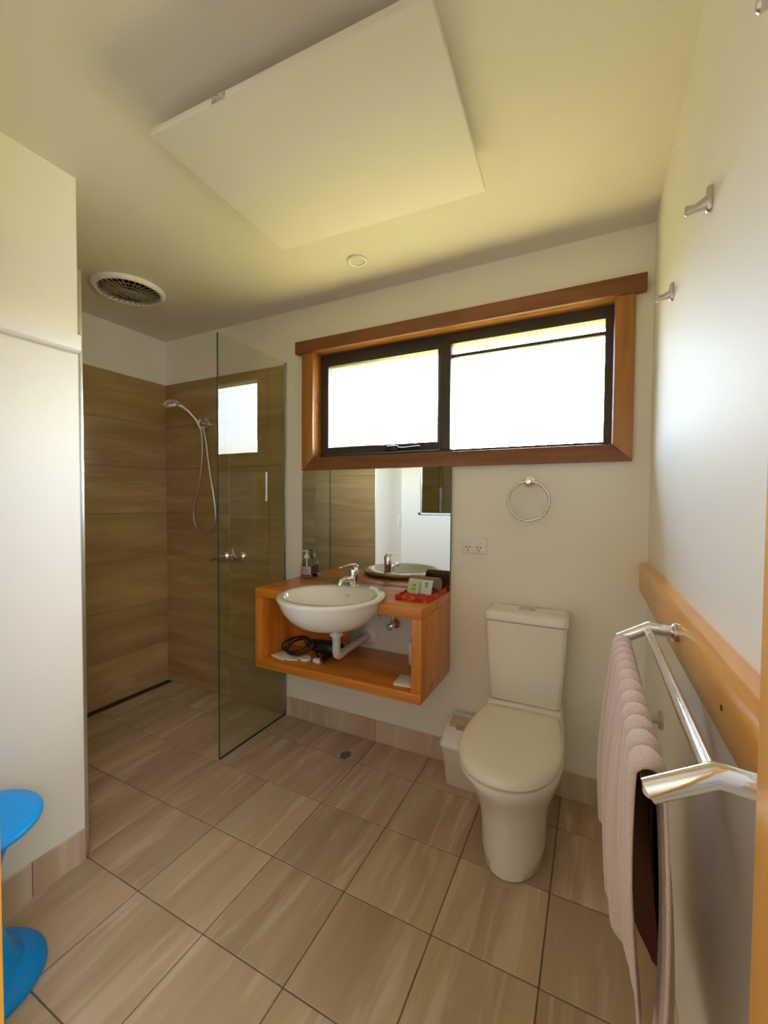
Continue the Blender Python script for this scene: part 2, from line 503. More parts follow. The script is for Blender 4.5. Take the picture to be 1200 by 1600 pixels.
wall_tiles(wl, 'Y', YP + TT, 0, 0, 1, YP + .55, 'tile_wy')
wall_tiles(wp, 'X', 0, XP - .004, YP, 1, .5, 'tile_x')

# ---- skirting tiles
def skirt(parent, along, a0, a1, face, sgn, first, hgt=.115):
    cuts = [a0]; c = first
    while c < a1 - .03:
        if c > a0 + .03: cuts.append(c)
        c += .6
    cuts.append(a1)
    for a, b in zip(cuts[:-1], cuts[1:]):
        g = .001
        lo, hi = sorted((face, face + sgn * .010))
        mb = MB().box(a + g, b - g, lo, hi, 0, hgt, .0015, 1) if along == 'X' else MB().box(lo, hi, a + g, b - g, 0, hgt, .0015, 1)
        c = ((a + b) / 2, face, 0) if along == 'X' else (face, (a + b) / 2, 0)
        part(mb, 'skirting_tile', 'tile_z', parent, loc=c)
bb = empty('baseboard_back', (2.0, 0, 0), kind='structure'); skirt(bb, 'X', 1.083, XR - .011, 0, -1, 1.69)
br = empty('baseboard_right', (XR, -.8, 0), kind='structure'); skirt(br, 'Y', YF, 0, XR, -1, -1.2)
bp_ = empty('baseboard_partition', (XP, -1.4, 0), kind='structure'); skirt(bp_, 'Y', YF + .011, YP - .002, XP, 1, -1.30)
bf = empty('baseboard_front', (1.5, YF, 0), kind='structure'); skirt(bf, 'X', XP + .012, DX0 - .002, YF, 1, 3)

# ---- partition trims
struct(MB().box(XP - .004, XP + .001, YP + .0005, YP + .013, 0, 2.094, .0015), 'trim_1', 'alu')
struct(MB().prism([(XP, 1.800), (XP + .020, 1.800), (XP + .028, 1.808), (XP + .028, 1.860), (XP, 1.860)], 'Y', YF, YP - .004, .002), 'trim_2', 'white')

# ------------------------------------------------------------------ window
win = empty('window_1', (2.03, .05, WZ0), kind='structure')
IX0, IX1, IZ0, IZ1 = 1.284, 2.781, 1.536, 2.131
# timber reveal lining
R_ = wall_hole(MB(), WX0, WX1, WZ0, WZ1, IX0, IX1, IZ0, IZ1, -.001, .095)
part(R_, 'reveal', 'trimX', win)
# trims (cedar): head over the jambs, mitred sill corners
struct(MB().box(1.166, 2.890, -.034, 0, 2.131, 2.200, .003), 'trim_3', 'headX')
struct(MB().prism([(1.207, 1.465), (1.207, 2.131), (IX0, 2.131), (IX0, IZ0)], 'Y', -.024, 0, .002), 'trim_4', 'trimZ')
struct(MB().prism([(2.853, 1.465), (2.853, 2.131), (IX1, 2.131), (IX1, IZ0)], 'Y', -.024, 0, .002), 'trim_5', 'trimZ')
struct(MB().prism([(1.207, 1.465), (2.853, 1.465), (IX1, IZ0), (IX0, IZ0)], 'Y', -.024, 0, .002), 'trim_6', 'headX')
# aluminium frame
FY0, FY1 = .055, .100
part(wall_hole(MB(), IX0 + .002, IX1 - .001, IZ0, IZ1 - .001, 1.312, 2.748, 1.556, 2.078, FY0, FY1), 'frame', 'bronze', win)
part(MB().box(2.014, 2.068, FY0 - .004, FY1, 1.556, 2.078, .003), 'mullion', 'bronze', win)
sash = part(wall_hole(MB(), 1.315, 2.012, 1.558, 2.076, 1.343, 2.003, 1.598, 2.060, FY0 - .008, FY1 - .012), 'sash', 'bronze', win, label='dark awning sash on the left half of the window')
part(MB().box(2.068, 2.748, .062, .085, 2.012, 2.028, .002), 'glazing_bar', 'bronze', win)
part(MB().box(1.343, 2.003, .068, .074, 1.598, 2.060), 'pane', 'pane', win)
part(MB().box(2.068, 2.748, .070, .076, 1.556, 2.012), 'pane', 'pane', win)
part(MB().box(2.068, 2.748, .070, .076, 2.028, 2.078), 'pane', 'pane', win)
wi = part(MB().box(1.725, 1.795, .020, .047, 1.560, 1.588, .006), 'winder', 'black', win, label='black chain winder on the sill')
part(MB().box(1.700, 1.722, .030, .046, 1.562, 1.570, .003).tube([(1.79, .022, 1.575), (1.82, .015, 1.568), (1.915, .012, 1.572), (1.925, .012, 1.572)], [.006, .007, .007, .004], 8), 'winder_handle', 'black', wi)
# roof eave and garden outside
struct(MB().box(-1.5, 4.5, .16, .66, 2.250, 2.40, .004), 'trim_7', 'eave')
struct(MB().box(-14, 16, .12, 22, -.5, -.30), 'ground', 'grass')

def hedge(cx, cy, rx, ry, hz, label):
    root = empty('shrub', (cx, cy, -.30), label, 'shrub', 'garden shrubs outside the window')
    mb = MB()
    bmesh.ops.create_icosphere(mb.bm, subdivisions=5, radius=1.0)
    rnd = random.Random(int(cx * 10))
    ph = [rnd.uniform(0, 6) for _ in range(6)]
    for v in mb.bm.verts:
        d = v.co.normalized()
        k = 1 + .10 * math.sin(9 * d.x + ph[0]) * math.sin(8 * d.y + ph[1]) + .07 * math.sin(21 * d.z + ph[2]) * math.sin(19 * d.x + ph[3]) + rnd.uniform(-.06, .06)
        v.co = Vector((cx + d.x * rx * k, cy + d.y * ry * k, -.30 + (d.z * k + .9) * hz / 1.95))
    part(mb, 'foliage', 'leaf', root, smooth=None)
    part(MB().tube([(cx, cy, -.30), (cx + .02, cy, hz * .4)], [.06, .04], 8), 'trunk', 'brown_terry', root)
hedge(-1.15, 2.7, 1.35, 0.9, 3.2, 'green garden shrub seen blurred through the left window pane')
hedge(-4.2, 3.2, 1.6, 1.3, 4.6, 'taller garden shrub further along to the left outside, beyond the first')

# ------------------------------------------------------------------ shower
gp = empty('shower_screen', (1.073, -.25, 0), 'frameless clear glass shower screen standing upright beside the vanity', 'shower screen')
part(MB().box(1.069, 1.077, -.505, -.002, .004, 2.105), 'glass_panel', 'glass', gp)
part(MB().box(1.0688, 1.0772, -.5062, -.505, .004, 2.105), 'glass_edge', 'glass_edge', gp)
part(MB().box(1.0655, 1.0805, -.010, -.0005, 0.004, 2.105, .001), 'wall_channel', 'alu', gp, label='slim channel holding the glass to the wall')
part(MB().box(1.0675, 1.0785, -.505, -.010, 0.0003, .004), 'floor_seal', 'glass_edge', gp)

ld = empty('linear_drain', (.0215, -.56, 0), 'long narrow shower floor drain slot along the tiled left wall', 'drain')
part(MB().box(.0105, .060, YP + .012, -.012, -.004, -.001), 'channel', 'drain_dark', ld)
part(MB().box(.0105, .0135, YP + .012, -.012, -.003, .0005), 'edge_strip', 'steel', ld)
part(MB().box(.057, .060, YP + .012, -.012, -.003, .0005), 'edge_strip', 'steel', ld)

fd = empty('floor_drain', (1.613, -.188, 0), 'small square chrome floor waste set in the tiles below the vanity', 'drain')
part(MB().box(1.573, 1.653, -.228, -.148, .0004, .0028, .0008), 'frame_plate', 'steel', fd)
slots = MB()
for dx, hl in ((-.024, .017), (-.008, .027), (.008, .027), (.024, .017)):
    slots.box(1.613 - hl, 1.613 + hl, -.188 + dx - .0045, -.188 + dx + .0045, .0022, .0031)
part(slots, 'slots', 'dark', fd, kind='stuff')

hs = empty('hand_shower', (.43, -TT, 1.793), 'chrome hand shower with a long looping hose on the tiled wall', 'shower')
part(MB().lathe([(.036, 0), (.036, -.010), (.032, -.018), (.020, -.024), (.018, -.045), (.022, -.05), (.022, -.068), (.0, -.071)], (.43, -TT, 1.793), 'Y', 24), 'wall_mount', 'chrome', hs)
part(MB().tube([(.426, -.065, 1.785), (.412, -.070, 1.775)], .011, 12), 'bracket', 'chrome', hs)
hp = [(.420, -.056, 1.742), (.418, -.068, 1.772), (.412, -.098, 1.816), (.402, -.140, 1.856), (.390, -.172, 1.876), (.378, -.196, 1.884)]
part(MB().tube(hp, [.012, .015, .014, .013, .013, .017], 12), 'handle', 'chrome', hs)
rotm = Matrix.Rotation(math.radians(20), 3, 'X')
hd = part(MB().lathe([(0, .026), (.022, .024), (.048, .010), (.056, 0), (.055, -.010), (.046, -.013), (0, -.013)], (.362, -.232, 1.884), 'Z', 28, rotm), 'shower_head', 'chrome', hs)
part(MB().lathe([(0, -.0132), (.044, -.0132), (.044, -.015), (0, -.0155)], (.362, -.232, 1.884), 'Z', 24, rotm), 'spray_face', 'plastic_grey', hd)
hose = []
P = [(.420, -.056, 1.742), (.421, -.050, 1.70), (.412, -.042, 1.56), (.376, -.036, 1.39), (.330, -.032, 1.27), (.313, -.030, 1.19), (.330, -.029, 1.12), (.372, -.028, 1.078), (.420, -.028, 1.066), (.470, -.028, 1.085), (.506, -.028, 1.135), (.517, -.028, 1.21), (.500, -.030, 1.33), (.470, -.036, 1.50), (.452, -.044, 1.66), (.440, -.058, 1.768)]
def spline(P, n=8):
    out = []
    P = [Vector(p) for p in P]
    for i in range(len(P) - 1):
        a, b = P[i], P[i + 1]
        m0 = (P[i + 1] - P[max(i - 1, 0)]) / 2; m1 = (P[min(i + 2, len(P) - 1)] - P[i]) / 2
        for k in range(n):
            t = k / n
            out.append(a * (2*t**3 - 3*t*t + 1) + m0 * (t**3 - 2*t*t + t) + b * (-2*t**3 + 3*t*t) + m1 * (t**3 - t*t))
    out.append(P[-1]); return out
part(MB().tube(spline(P, 6), .0062, 10), 'hose', 'steel', hs)

def shower_tap(x, z, lever, label):
    r = empty('shower_tap', (x, -TT, z), label, 'tap', 'lever taps inside the shower')
    part(MB().lathe([(.031, 0), (.031, -.005), (.024, -.014), (.018, -.020), (.016, -.045), (.018, -.050), (.018, -.066), (.012, -.070), (0, -.071)], (x, -TT, z), 'Y', 24), 'tap_body', 'chrome', r)
    a = Vector((x, -TT - .062, z))
    part(MB().tube([a, a + Vector(lever) * .5, a + Vector(lever)], [.008, .0065, .005], 10), 'lever', 'chrome', r)
shower_tap(.588, .932, (-.052, -.016, -.028), 'chrome shower tap with its lever turned left, seen through the glass')
shower_tap(.734, .938, (-.006, -.018, .058), 'chrome shower tap with its lever pointing up, seen through the glass')

# ------------------------------------------------------------------ vanity
VX0, VX1, VY, VZ0, VZ1, VT = 1.203, 2.098, -.392, .456, .855, .044
BX, BY = 1.675, -.41
va = empty('vanity', (1.65, -.2, VZ0), 'wall hung reddish timber vanity box with an open shelf', 'vanity')
rb = .2275
arc = []
a0 = math.asin((VY - BY) / rb)
for k in range(41):
    a = PI - a0 - (PI - 2 * a0) * k / 40
    arc.append((BX + rb * math.cos(a), BY + rb * math.sin(a)))
top = [(VX0, VY)] + arc + [(VX1, VY), (VX1, -.001), (VX0, -.001)]
part(MB().prism(top, 'Z', VZ1 - VT, VZ1, .0025), 'countertop', 'woodX', va)
e_ = .0004
part(MB().box(VX0, VX1, VY, -.001, VZ0, VZ0 + VT, .0025), 'bottom_panel', 'woodX', va)
part(MB().box(VX0, VX0 + VT, VY, -.001, VZ0 + VT + e_, VZ1 - VT - e_, .0015), 'side_panel', 'woodZ', va)
part(MB().box(VX1 - VT, VX1, VY, -.001, VZ0 + VT + e_, VZ1 - VT - e_, .0015), 'side_panel', 'woodZ', va)
part(MB().box(VX0 + VT + e_, 1.60, -.150, -.134, VZ0 + VT + e_, VZ1 - VT - e_), 'back_panel', 'woodX', va)

def ring(cx, cy, a, b, z, n=72, bf=None):
    return [(cx + a * math.cos(2 * PI * k / n), cy + (b if k <= n // 2 else (bf or b)) * math.sin(2 * PI * k / n), z) for k in range(n)]
ba = empty('basin', (BX, BY, VZ1), 'white oval semi-recessed hand basin set into the timber counter', 'basin')
outer = [(-.385, .035, .035, .700, .035), (-.387, .085, .085, .7005, .088), (-.392, .125, .125, .709, .135), (-.398, .163, .160, .734, .178), (-.404, .190, .190, .768, .207), (-.408, .209, .210, .805, .228), (-.41, .221, .221, .838, .241), (-.41, .2255, .223, .8545, .2455), (-.41, .2325, .238, .861, .2475), (-.41, .237, .248, .868, .249), (-.41, .2365, .2475, .874, .2485), (-.41, .233, .244, .8785, .244)]
inner = [(-.432, .207, .187, .879), (-.433, .202, .182, .874), (-.434, .193, .174, .850), (-.436, .168, .152, .805), (-.436, .125, .115, .770), (-.436, .065, .06, .752), (-.436, .022, .022, .748)]
part(MB().loft([ring(BX, c_[0], c_[1], c_[2], c_[3], bf=(c_[4] if len(c_) > 4 else None)) for c_ in [(o_[0], o_[1], o_[2], .8545 + (o_[3] - .8545) * (.82 if o_[3] < .8545 else 1), o_[4]) for o_ in outer] + [(i_[0], i_[1], i_[2], .879 + (i_[3] - .879) * .86) for i_ in inner]]), 'bowl', 'china_white', ba, smooth=60)
part(MB().lathe([(.0, .0), (.021, .0), (.021, .002), (.014, .003), (0, .0025)], (BX, -.436, .767), 'Z', 20), 'waste_plug', 'chrome', ba)
ofm = Matrix.Rotation(math.radians(-62), 3, 'X')
part(MB().lathe([(.010, 0), (.0145, 0), (.0145, .002), (.012, .0025), (.010, 0.0005)], (BX - .005, -.2715, .836), 'Z', 20, ofm), 'overflow_ring', 'chrome', ba)
part(MB().lathe([(.0, 0.0005), (.0115, 0.0005), (.0115, .0016), (0, .0016)], (BX - .005, -.2715, .836), 'Z', 16, ofm), 'overflow_hole', 'dark', ba)

tp = empty('mixer_tap', (BX - .005, -.212, .879), 'chrome single lever mixer tap on the back of the basin', 'tap')
tx, ty, tz = BX - .005, -.212, .879
part(MB().lathe([(.026, 0), (.026, .004), (.0225, .008), (.0215, .05), (.0225, .075), (.020, .082), (0, .083)], (tx, ty, tz), 'Z', 28), 'tap_body', 'chrome', tp)
part(MB().tube([(tx, ty - .008, tz + .030), (tx, ty - .05, tz + .040), (tx, ty - .09, tz + .044), (tx, ty - .115, tz + .040), (tx, ty - .122, tz + .030), (tx, ty - .122, tz + .022)], [.015, .0145, .013, .0125, .012, .0115], 14), 'spout', 'chrome', tp)
part(MB().tube([(tx, ty + .016, tz + .078), (tx, ty + .012, tz + .096), (tx, ty - .01, tz + .106), (tx, ty - .06, tz + .108), (tx, ty - .118, tz + .106)], [.018, .019, .016, .009, .006], 12, flat=(1.1, .5)), 'lever', 'chrome', tp)

tr_ = empty('basin_trap', (1.636, -.2, VZ0 + VT), 'white plastic waste pipe under the basin running to the wall', 'pipe')
px_, py_ = 1.640, -.318
part(MB().tube([(px_, py_, .7265), (px_, py_, .68), (px_, py_, .585), (px_, py_ + .006, .567), (px_, py_ + .022, .556), (px_, py_ + .045, .556), (px_, py_ + .06, .558), (px_, -.008, .570)], [.019, .019, .020, .021, .021, .020, .0185, .0185], 16), 'waste_pipe', 'plastic_grey', tr_)
cn = MB()
cn.lathe([(.020, .0), (.0265, .0), (.0275, .006), (.0275, .026), (.024, .034), (.020, .034)], (px_, py_, .655), 'Z', 12)
for k in range(12):
    a = 2 * PI * k / 12
    cn.box(px_ + .0275 * math.cos(a) - .003, px_ + .0275 * math.cos(a) + .003, py_ + .0275 * math.sin(a) - .003, py_ + .0275 * math.sin(a) + .003, .659, .680)
part(cn, 'coupling_nut', 'plastic', tr_)
part(MB().lathe([(.0, -.001), (.058, -.001), (.058, -.004), (.048, -.012), (.024, -.014), (.0, -.014)], (1.636, 0, .570), 'Y', 36), 'wall_rosette', 'plastic', tr_)
sv = empty('stop_valve', (1.800, 0, .655), 'chrome stop valve on the wall under the right of the counter', 'valve')
part(MB().lathe([(.026, 0), (.026, -.004), (.016, -.012), (.011, -.016), (.011, -.05), (.0, -.051)], (1.800, 0, .655), 'Y', 20), 'valve_body', 'chrome', sv)
part(MB().lathe([(0, -.050), (.019, -.050), (.020, -.056), (.018, -.074), (.012, -.078), (0, -.078)], (1.800, 0, .655), 'Y', 8), 'knob', 'chrome', sv)
part(MB().tube([(1.800, -.03, .66), (1.800, -.03, .73), (1.76, -.06, .79), (1.73, -.10, .808)], .0065, 8), 'flexible_hose', 'steel', sv)
sv2 = empty('stop_valve', (1.735, 0, .700), 'small chrome stop valve on the wall close behind the basin', 'valve')
part(MB().lathe([(.016, 0), (.016, -.004), (.010, -.010), (.010, -.05), (.0, -.051)], (1.735, 0, .700), 'Y', 16), 'valve_body', 'chrome', sv2)
part(MB().tube([(1.735, -.035, .70), (1.735, -.045, .75), (1.71, -.08, .805)], .0065, 8), 'flexible_hose', 'steel', sv2)

# things on the vanity shelf
SZ = VZ0 + VT
hdz = SZ
dry = empty('hair_dryer', (1.45, -.13, SZ), 'black hair dryer lying on the vanity shelf with its coiled cord', 'hair dryer')
part(MB().lathe([(0, -.095), (.026, -.095), (.030, -.085), (.034, -.03), (.038, .03), (.038, .06), (.030, .078), (0, .080)], (1.520, -.225, SZ + .052), 'X', 24), 'barrel', 'black', dry)
part(MB().tube([(1.54, -.235, SZ + .04), (1.555, -.27, SZ + .026), (1.555, -.31, SZ + .018)], [.020, .017, .014], 12), 'handle', 'black', dry)
part(MB().lathe([(.030, .078), (.033, .079), (.033, .086), (.0, .087)], (1.520, -.225, SZ + .052), 'X', 20), 'air_grille', 'dark', dry)
cord = []
for k in range(120):
    a = k / 119 * 2 * PI * 4.2
    rr = .060 + .012 * math.sin(a * .37)
    cord.append((1.350 + rr * 1.25 * math.cos(a) + .0004 * k, -.268 + .024 * math.sin(a) - .008 * math.cos(a * .7), SZ + .052 + .040 * math.sin(a * 1.0 + .6) + .006 * math.sin(a * .23)))
cord += [(1.47, -.25, SZ + .03), (1.52, -.285, SZ + .014), (1.553, -.302, SZ + .02)]
part(MB().tube(cord, .0045, 7), 'cord', 'black', dry)
plug = part(MB().box(1.500, 1.540, -.318, -.290, SZ + .001, SZ + .022, .005), 'plug', 'plastic', dry, label='pale moulded plug at the end of the cord')
part(MB().box(1.540, 1.557, -.311, -.309, SZ + .008, SZ + .014).box(1.540, 1.557, -.299, -.297, SZ + .008, SZ + .014), 'prong', 'chrome', plug)

def flat_rot(name, cx, cy, z, lx, ly, h, ang, m, label, cat, bevel=.002, group=None):
    o = part(MB().box(-lx / 2, lx / 2, -ly / 2, ly / 2, 0, h, bevel), name, m)
    o.location = (cx, cy, z); o.rotation_euler = (0, 0, math.radians(ang))
    return tag(o, label, cat, group)
flat_rot('paper_sachet', 1.312, -.312, SZ, .10, .075, .007, -14, 'paper', 'flat white paper packet at the left of the vanity shelf', 'packet')
flat_rot('paper_sachet', 1.385, -.318, SZ, .06, .045, .006, 20, 'paper', 'small white paper packet between the flat one and the round soap', 'packet')
o = part(MB().lathe([(0, 0), (.026, 0), (.029, .004), (.029, .010), (.025, .014), (0, .015)], (0, 0, 0), 'Z', 28), 'soap', 'paper')
o.location = (1.445, -.300, SZ); tag(o, 'small round wrapped soap on the vanity shelf', 'soap')
flat_rot('notepad', 1.995, -.305, SZ, .085, .10, .012, 6, 'paper', 'white paper pad lying at the right end of the vanity shelf', 'notepad')
bt = empty('bottle', (1.942, -.10, SZ), 'slim white bottle with a dark cap at the right of the vanity shelf', 'bottle')
part(MB().lathe([(0, 0), (.020, 0), (.022, .004), (.022, .095), (.016, .105), (.010, .107), (0, .107)], (1.942, -.10, SZ), 'Z', 20), 'body', 'plastic', bt)
part(MB().lathe([(0, .107), (.012, .107), (.012, .126), (.010, .128), (0, .128)], (1.942, -.10, SZ), 'Z', 16), 'cap', 'black', bt)

# soap dispenser on the counter
sd = empty('soap_dispenser', (1.262, -.047, VZ1), 'clear pump bottle with a little purple soap beside the mirror', 'soap dispenser')
def oval(a, b, z, n=32, e=2.6):
    out = []
    for k in range(n):
        t = 2 * PI * k / n
        c, s_ = math.cos(t), math.sin(t)
        out.append((1.262 + a * math.copysign(abs(c) ** (2 / e), c), -.047 + b * math.copysign(abs(s_) ** (2 / e), s_), VZ1 + z))
    return out
m_pl = thin_glass('clear plastic', (0.90, 0.90, 0.90))
part(MB().loft([oval(.034, .020, .0005), oval(.037, .022, .004), oval(.0375, .0225, .030), oval(.036, .022, .070), oval(.031, .019, .088), oval(.019, .013, .103), oval(.012, .012, .108), oval(.012, .012, .114)]), 'bottle_body', m_pl, sd, smooth=50)
m_so = plain('purple soap', (0.42, 0.16, 0.42), 0.15)
part(MB().loft([oval(.0325, .0185, .003), oval(.0355, .0205, .006), oval(.0358, .0208, .018)]), 'liquid_soap', m_so, sd)
m_lb = plain('pink label', (0.72, 0.50, 0.56), 0.5)
lab = []
for zz in (.022, .066):
    lab.append([(1.262 + .0380 * math.sin(t), -.047 - .0228 * (math.cos(t) ** .75), VZ1 + zz) for t in [(-1.25 + 2.5 * k / 16) for k in range(17)]])
def labf(u, v):
    i = u * 16; k = min(int(i), 15); f = i - k
    a = Vector(lab[0][k]).lerp(Vector(lab[0][k + 1]), f); b = Vector(lab[1][k]).lerp(Vector(lab[1][k + 1]), f)
    return a.lerp(b, v)
lb = part(MB().grid(labf, 16, 2), 'label', m_lb, sd, label='pink printed label')
m_pr = plain('purple print', (0.25, 0.08, 0.25), 0.5)
pr = MB()
for zz, w in ((.058, .014), (.050, .022), (.044, .018), (.036, .024), (.030, .02)):
    def pf(u, v, zz=zz, w=w):
        xx = (u - .5) * 2 * w
        t = math.asin(max(-1, min(1, xx / .0384)))
        return (1.262 + xx, -.0475 - .0232 * (math.cos(t) ** .75), VZ1 + zz + v * .0025)
    pr.grid(pf, 8, 1)
part(pr, 'label_print', m_pr, lb)
pm = part(MB().lathe([(0, .112), (.0145, .112), (.0145, .126), (.010, .130), (.0055, .132), (.0055, .150), (0, .150)], (1.262, -.047, VZ1), 'Z', 20), 'pump', 'plastic', sd)
part(MB().box(1.234, 1.270, -.053, -.041, VZ1 + .149, VZ1 + .156, .002), 'pump_spout', 'plastic', pm)
part(MB().tube([(1.262, -.047, VZ1 + .112), (1.262, -.047, VZ1 + .02)], .004, 8), 'dip_tube', 'plastic', pm)

# red tray with cloth roll and sachets
m, t, b = new_mat('red and orange floral cloth')
tc = t.nodes.new('ShaderNodeTexCoord'); vo = t.nodes.new('ShaderNodeTexVoronoi'); vo.inputs['Scale'].default_value = 38
no = t.nodes.new('ShaderNodeTexNoise'); no.inputs['Scale'].default_value = 30
t.links.new(tc.outputs['Object'], vo.inputs['Vector'])
rr_ = t.nodes.new('ShaderNodeValToRGB'); el = rr_.color_ramp.elements
el[0].position = .15; el[0].color = (.75, .16, .03, 1); el[1].position = .55; el[1].color = (.50, .012, .012, 1)
t.links.new(vo.outputs['Distance'], rr_.inputs[0]); t.links.new(rr_.outputs[0], b.inputs['Base Color']); b.inputs['Roughness'].default_value = .6
MAT['red'] = m
ty_ = empty('tray', (2.008, -.15, VZ1), 'red and orange floral tray at the right end of the counter', 'tray')
part(MB().box(1.928, 2.090, -.285, -.035, VZ1, VZ1 + .005, .002).box(1.928, 1.936, -.285, -.035, VZ1 + .002, VZ1 + .022, .002).box(2.082, 2.090, -.285, -.035, VZ1 + .002, VZ1 + .022, .002).box(1.934, 2.084, -.285, -.277, VZ1 + .002, VZ1 + .022, .002).box(1.934, 2.084, -.043, -.035, VZ1 + .002, VZ1 + .022, .002), 'tray_shell', 'red', ty_)
part(MB().box(1.938, 2.080, -.275, -.045, VZ1 + .0055, VZ1 + .016, .004), 'liner', 'red', ty_)
fr = empty('face_cloth', (2.015, -.135, VZ1 + .016), 'brown face cloth rolled up on the red tray', 'cloth')
sp = []
for k in range(64):
    a = k / 63 * 2 * PI * 2.6
    sp.append((a, .006 + .0104 * a / (2 * PI)))
def spir(u, v):
    k = min(int(u * 62), 61); f = u * 62 - k
    a = sp[k][0] + (sp[k + 1][0] - sp[k][0]) * f; r = sp[k][1] + (sp[k + 1][1] - sp[k][1]) * f
    return (1.945 + v * .138, -.122 + r * math.cos(a), VZ1 + .016 + .0355 + r * math.sin(a))
fc = part(MB().grid(spir, 80, 10), 'rolled_cloth', 'brown_terry', fr, smooth=60)
sm = fc.modifiers.new('thickness', 'SOLIDIFY'); sm.thickness = .007; sm.offset = 0
m_s1 = plain('mint sachet paper', (0.62, 0.72, 0.64), 0.4, noise=.06)
m_s2 = plain('lime sachet paper', (0.55, 0.68, 0.36), 0.4, noise=.06)
m_pk = plain('dark sachet print', (0.06, 0.10, 0.06), 0.5)
def sachet(cx, cy, wd, hg, tilt, rz, m, label, marks):
    r = empty('tea_sachet', (cx, cy, VZ1 + .0165), label, 'sachet', 'tea sachets on the red tray')
    r.rotation_euler = (math.radians(-tilt), 0, math.radians(rz))
    def loc(mb, name, mm, par, sm_=35):
        me = mb.mesh(name, sm_); me.materials.append(mm); o = bpy.data.objects.new(name, me); COL.objects.link(o); o.parent = par; return o
    def pf(u, v):
        bul = .004 * (max(0, math.sin(PI * u)) * max(0, math.sin(PI * v))) ** .5
        return ((u - .5) * wd, -bul, v * hg)
    def pb(u, v):
        bul = .004 * (max(0, math.sin(PI * u)) * max(0, math.sin(PI * v))) ** .5
        return ((.5 - u) * wd, .0006 + bul, v * hg)
    bd = loc(MB().grid(pf, 12, 12).grid(pb, 12, 12), 'packet', m, r, 60)
    mk = MB()
    for x0, x1, z0, z1 in marks: mk.box(x0, x1, -.0062, -.0042, z0, z1)
    loc(mk, 'print', m_pk, bd)
    return r
sachet(2.004, -.187, .122, .066, 22, -4, m_s1, 'mint green tea sachet leaning on the rolled cloth', [(.026, .040, .046, .051), (.028, .038, .038, .040), (.024, .042, .032, .034)])
sachet(1.984, -.204, .044, .056, 22, -6, m_s2, 'small lime green tea sachet leaning in front of the mint one', [(-.006, .006, .036, .041), (-.010, .010, .022, .0235), (-.010, .010, .016, .0175)])

# ------------------------------------------------------------------ mirrors
mi = empty('wall_mirror', (1.65, -.01, VZ1), 'large frameless mirror on the wall above the vanity', 'mirror')
part(MB().box(1.2085, 2.0975, -.018, -.001, VZ1 + .001, 1.4645), 'backing', 'glass_edge', mi)
part(MB().box(1.208, 2.098, -.019, -.018, VZ1 + .0008, 1.4648), 'mirror_glass', 'mirror', mi)
m2 = empty('framed_mirror', (1.49, YF, 1.17), 'white framed mirror on the wall beside the door, seen only as a reflection', 'mirror')
part(wall_hole(MB(), 1.28, 1.70, 1.17, 1.85, 1.297, 1.683, 1.184, 1.836, YF + .001, YF + .022), 'mirror_frame', 'white', m2)
part(MB().box(1.295, 1.685, YF + .002, YF + .010, 1.182, 1.838), 'mirror_glass', 'mirror', m2)
part(MB().box(1.278, 1.300, YF + .0005, YF + .024, 1.168, 1.186, .002), 'corner_clip', 'black', m2)

# ------------------------------------------------------------------ toilet
TX = 2.470
to = empty('toilet', (TX, -.3, 0), 'white close coupled toilet with its lid closed against the back wall', 'toilet')
def dring(a, yf, yc, wbk, z, yb=-.012, n=28, pw=2.0, dx=0):
    """front half (super)ellipse reaching yf, straight sides running back to yb"""
    pts = []
    b = yc - yf
    for k in range(n + 1):
        t = -PI / 2 + PI * k / n
        s_, c = math.sin(t), math.cos(t)
        pts.append((TX + dx + a * math.copysign(abs(s_) ** (2 / pw), s_), yc - b * abs(c) ** (2 / pw), z))
    m_ = 6
    for k in range(1, m_ + 1):
        f = k / m_
        w = a + (wbk - a) * (3 * f * f - 2 * f ** 3) if True else 0
        pts.append((TX + dx * (1 - f) + w, yc + (yb - yc) * f, z))
    for k in range(m_ - 1, -1, -1):
        f = (k + 1) / m_
        w = a + (wbk - a) * (3 * f * f - 2 * f ** 3)
        pts.append((TX + dx * (1 - f) - w, yc + (yb - yc) * f, z))
    return pts
prof = [(.106, -.535, -.36, .085, 0.0), (.112, -.545, -.36, .088, .006), (.114, -.549, -.36, .089, .05), (.116, -.553, -.36, .090, .12), (.121, -.562, -.37, .092, .18), (.132, -.582, -.38, .098, .235), (.147, -.612, -.40, .108, .285), (.161, -.646, -.41, .122, .330), (.170, -.672, -.42, .138, .365), (.172, -.682, -.43, .150, .385), (.171, -.681, -.43, .152, .394), (.165, -.673, -.43, .150, .398)]
part(MB().loft([dring(*p) for p in prof]), 'pan', 'china', to, smooth=50)
def lidring(inset, z, n=40):
    a, bf, yc, yb, wb, r = .173 - inset, .254 - inset, -.448, -.194 - inset, .148 - inset, .030
    cx = TX - .003
    pts = []
    for k in range(n + 1):                       # rounded front
        t = -PI / 2 + PI * k / n
        pts.append((cx + a * math.copysign(abs(math.sin(t)) ** .93, math.sin(t)), yc - bf * max(0, math.cos(t)) ** .93, z))
    m_ = 10
    side = []
    for k in range(1, m_ + 1):                   # sides drawing in towards the hinge
        f = k / m_
        side.append((a + (wb - a) * f ** 1.7, yc + (yb - r - yc) * f))
    for k in range(1, 7):                        # rounded back corner
        t = PI / 2 * k / 6
        side.append((wb - r + r * math.cos(t), yb - r + r * math.sin(t)))
    pts += [(cx + x, y, z) for x, y in side]
    pts += [(cx - x, y, z) for x, y in side[::-1]]
    return pts
part(MB().loft([lidring(.014, .3985), lidring(.014, .4015), lidring(.001, .4045), lidring(.001, .413), lidring(.010, .4165)]), 'seat_ring', 'seat', to, smooth=50)
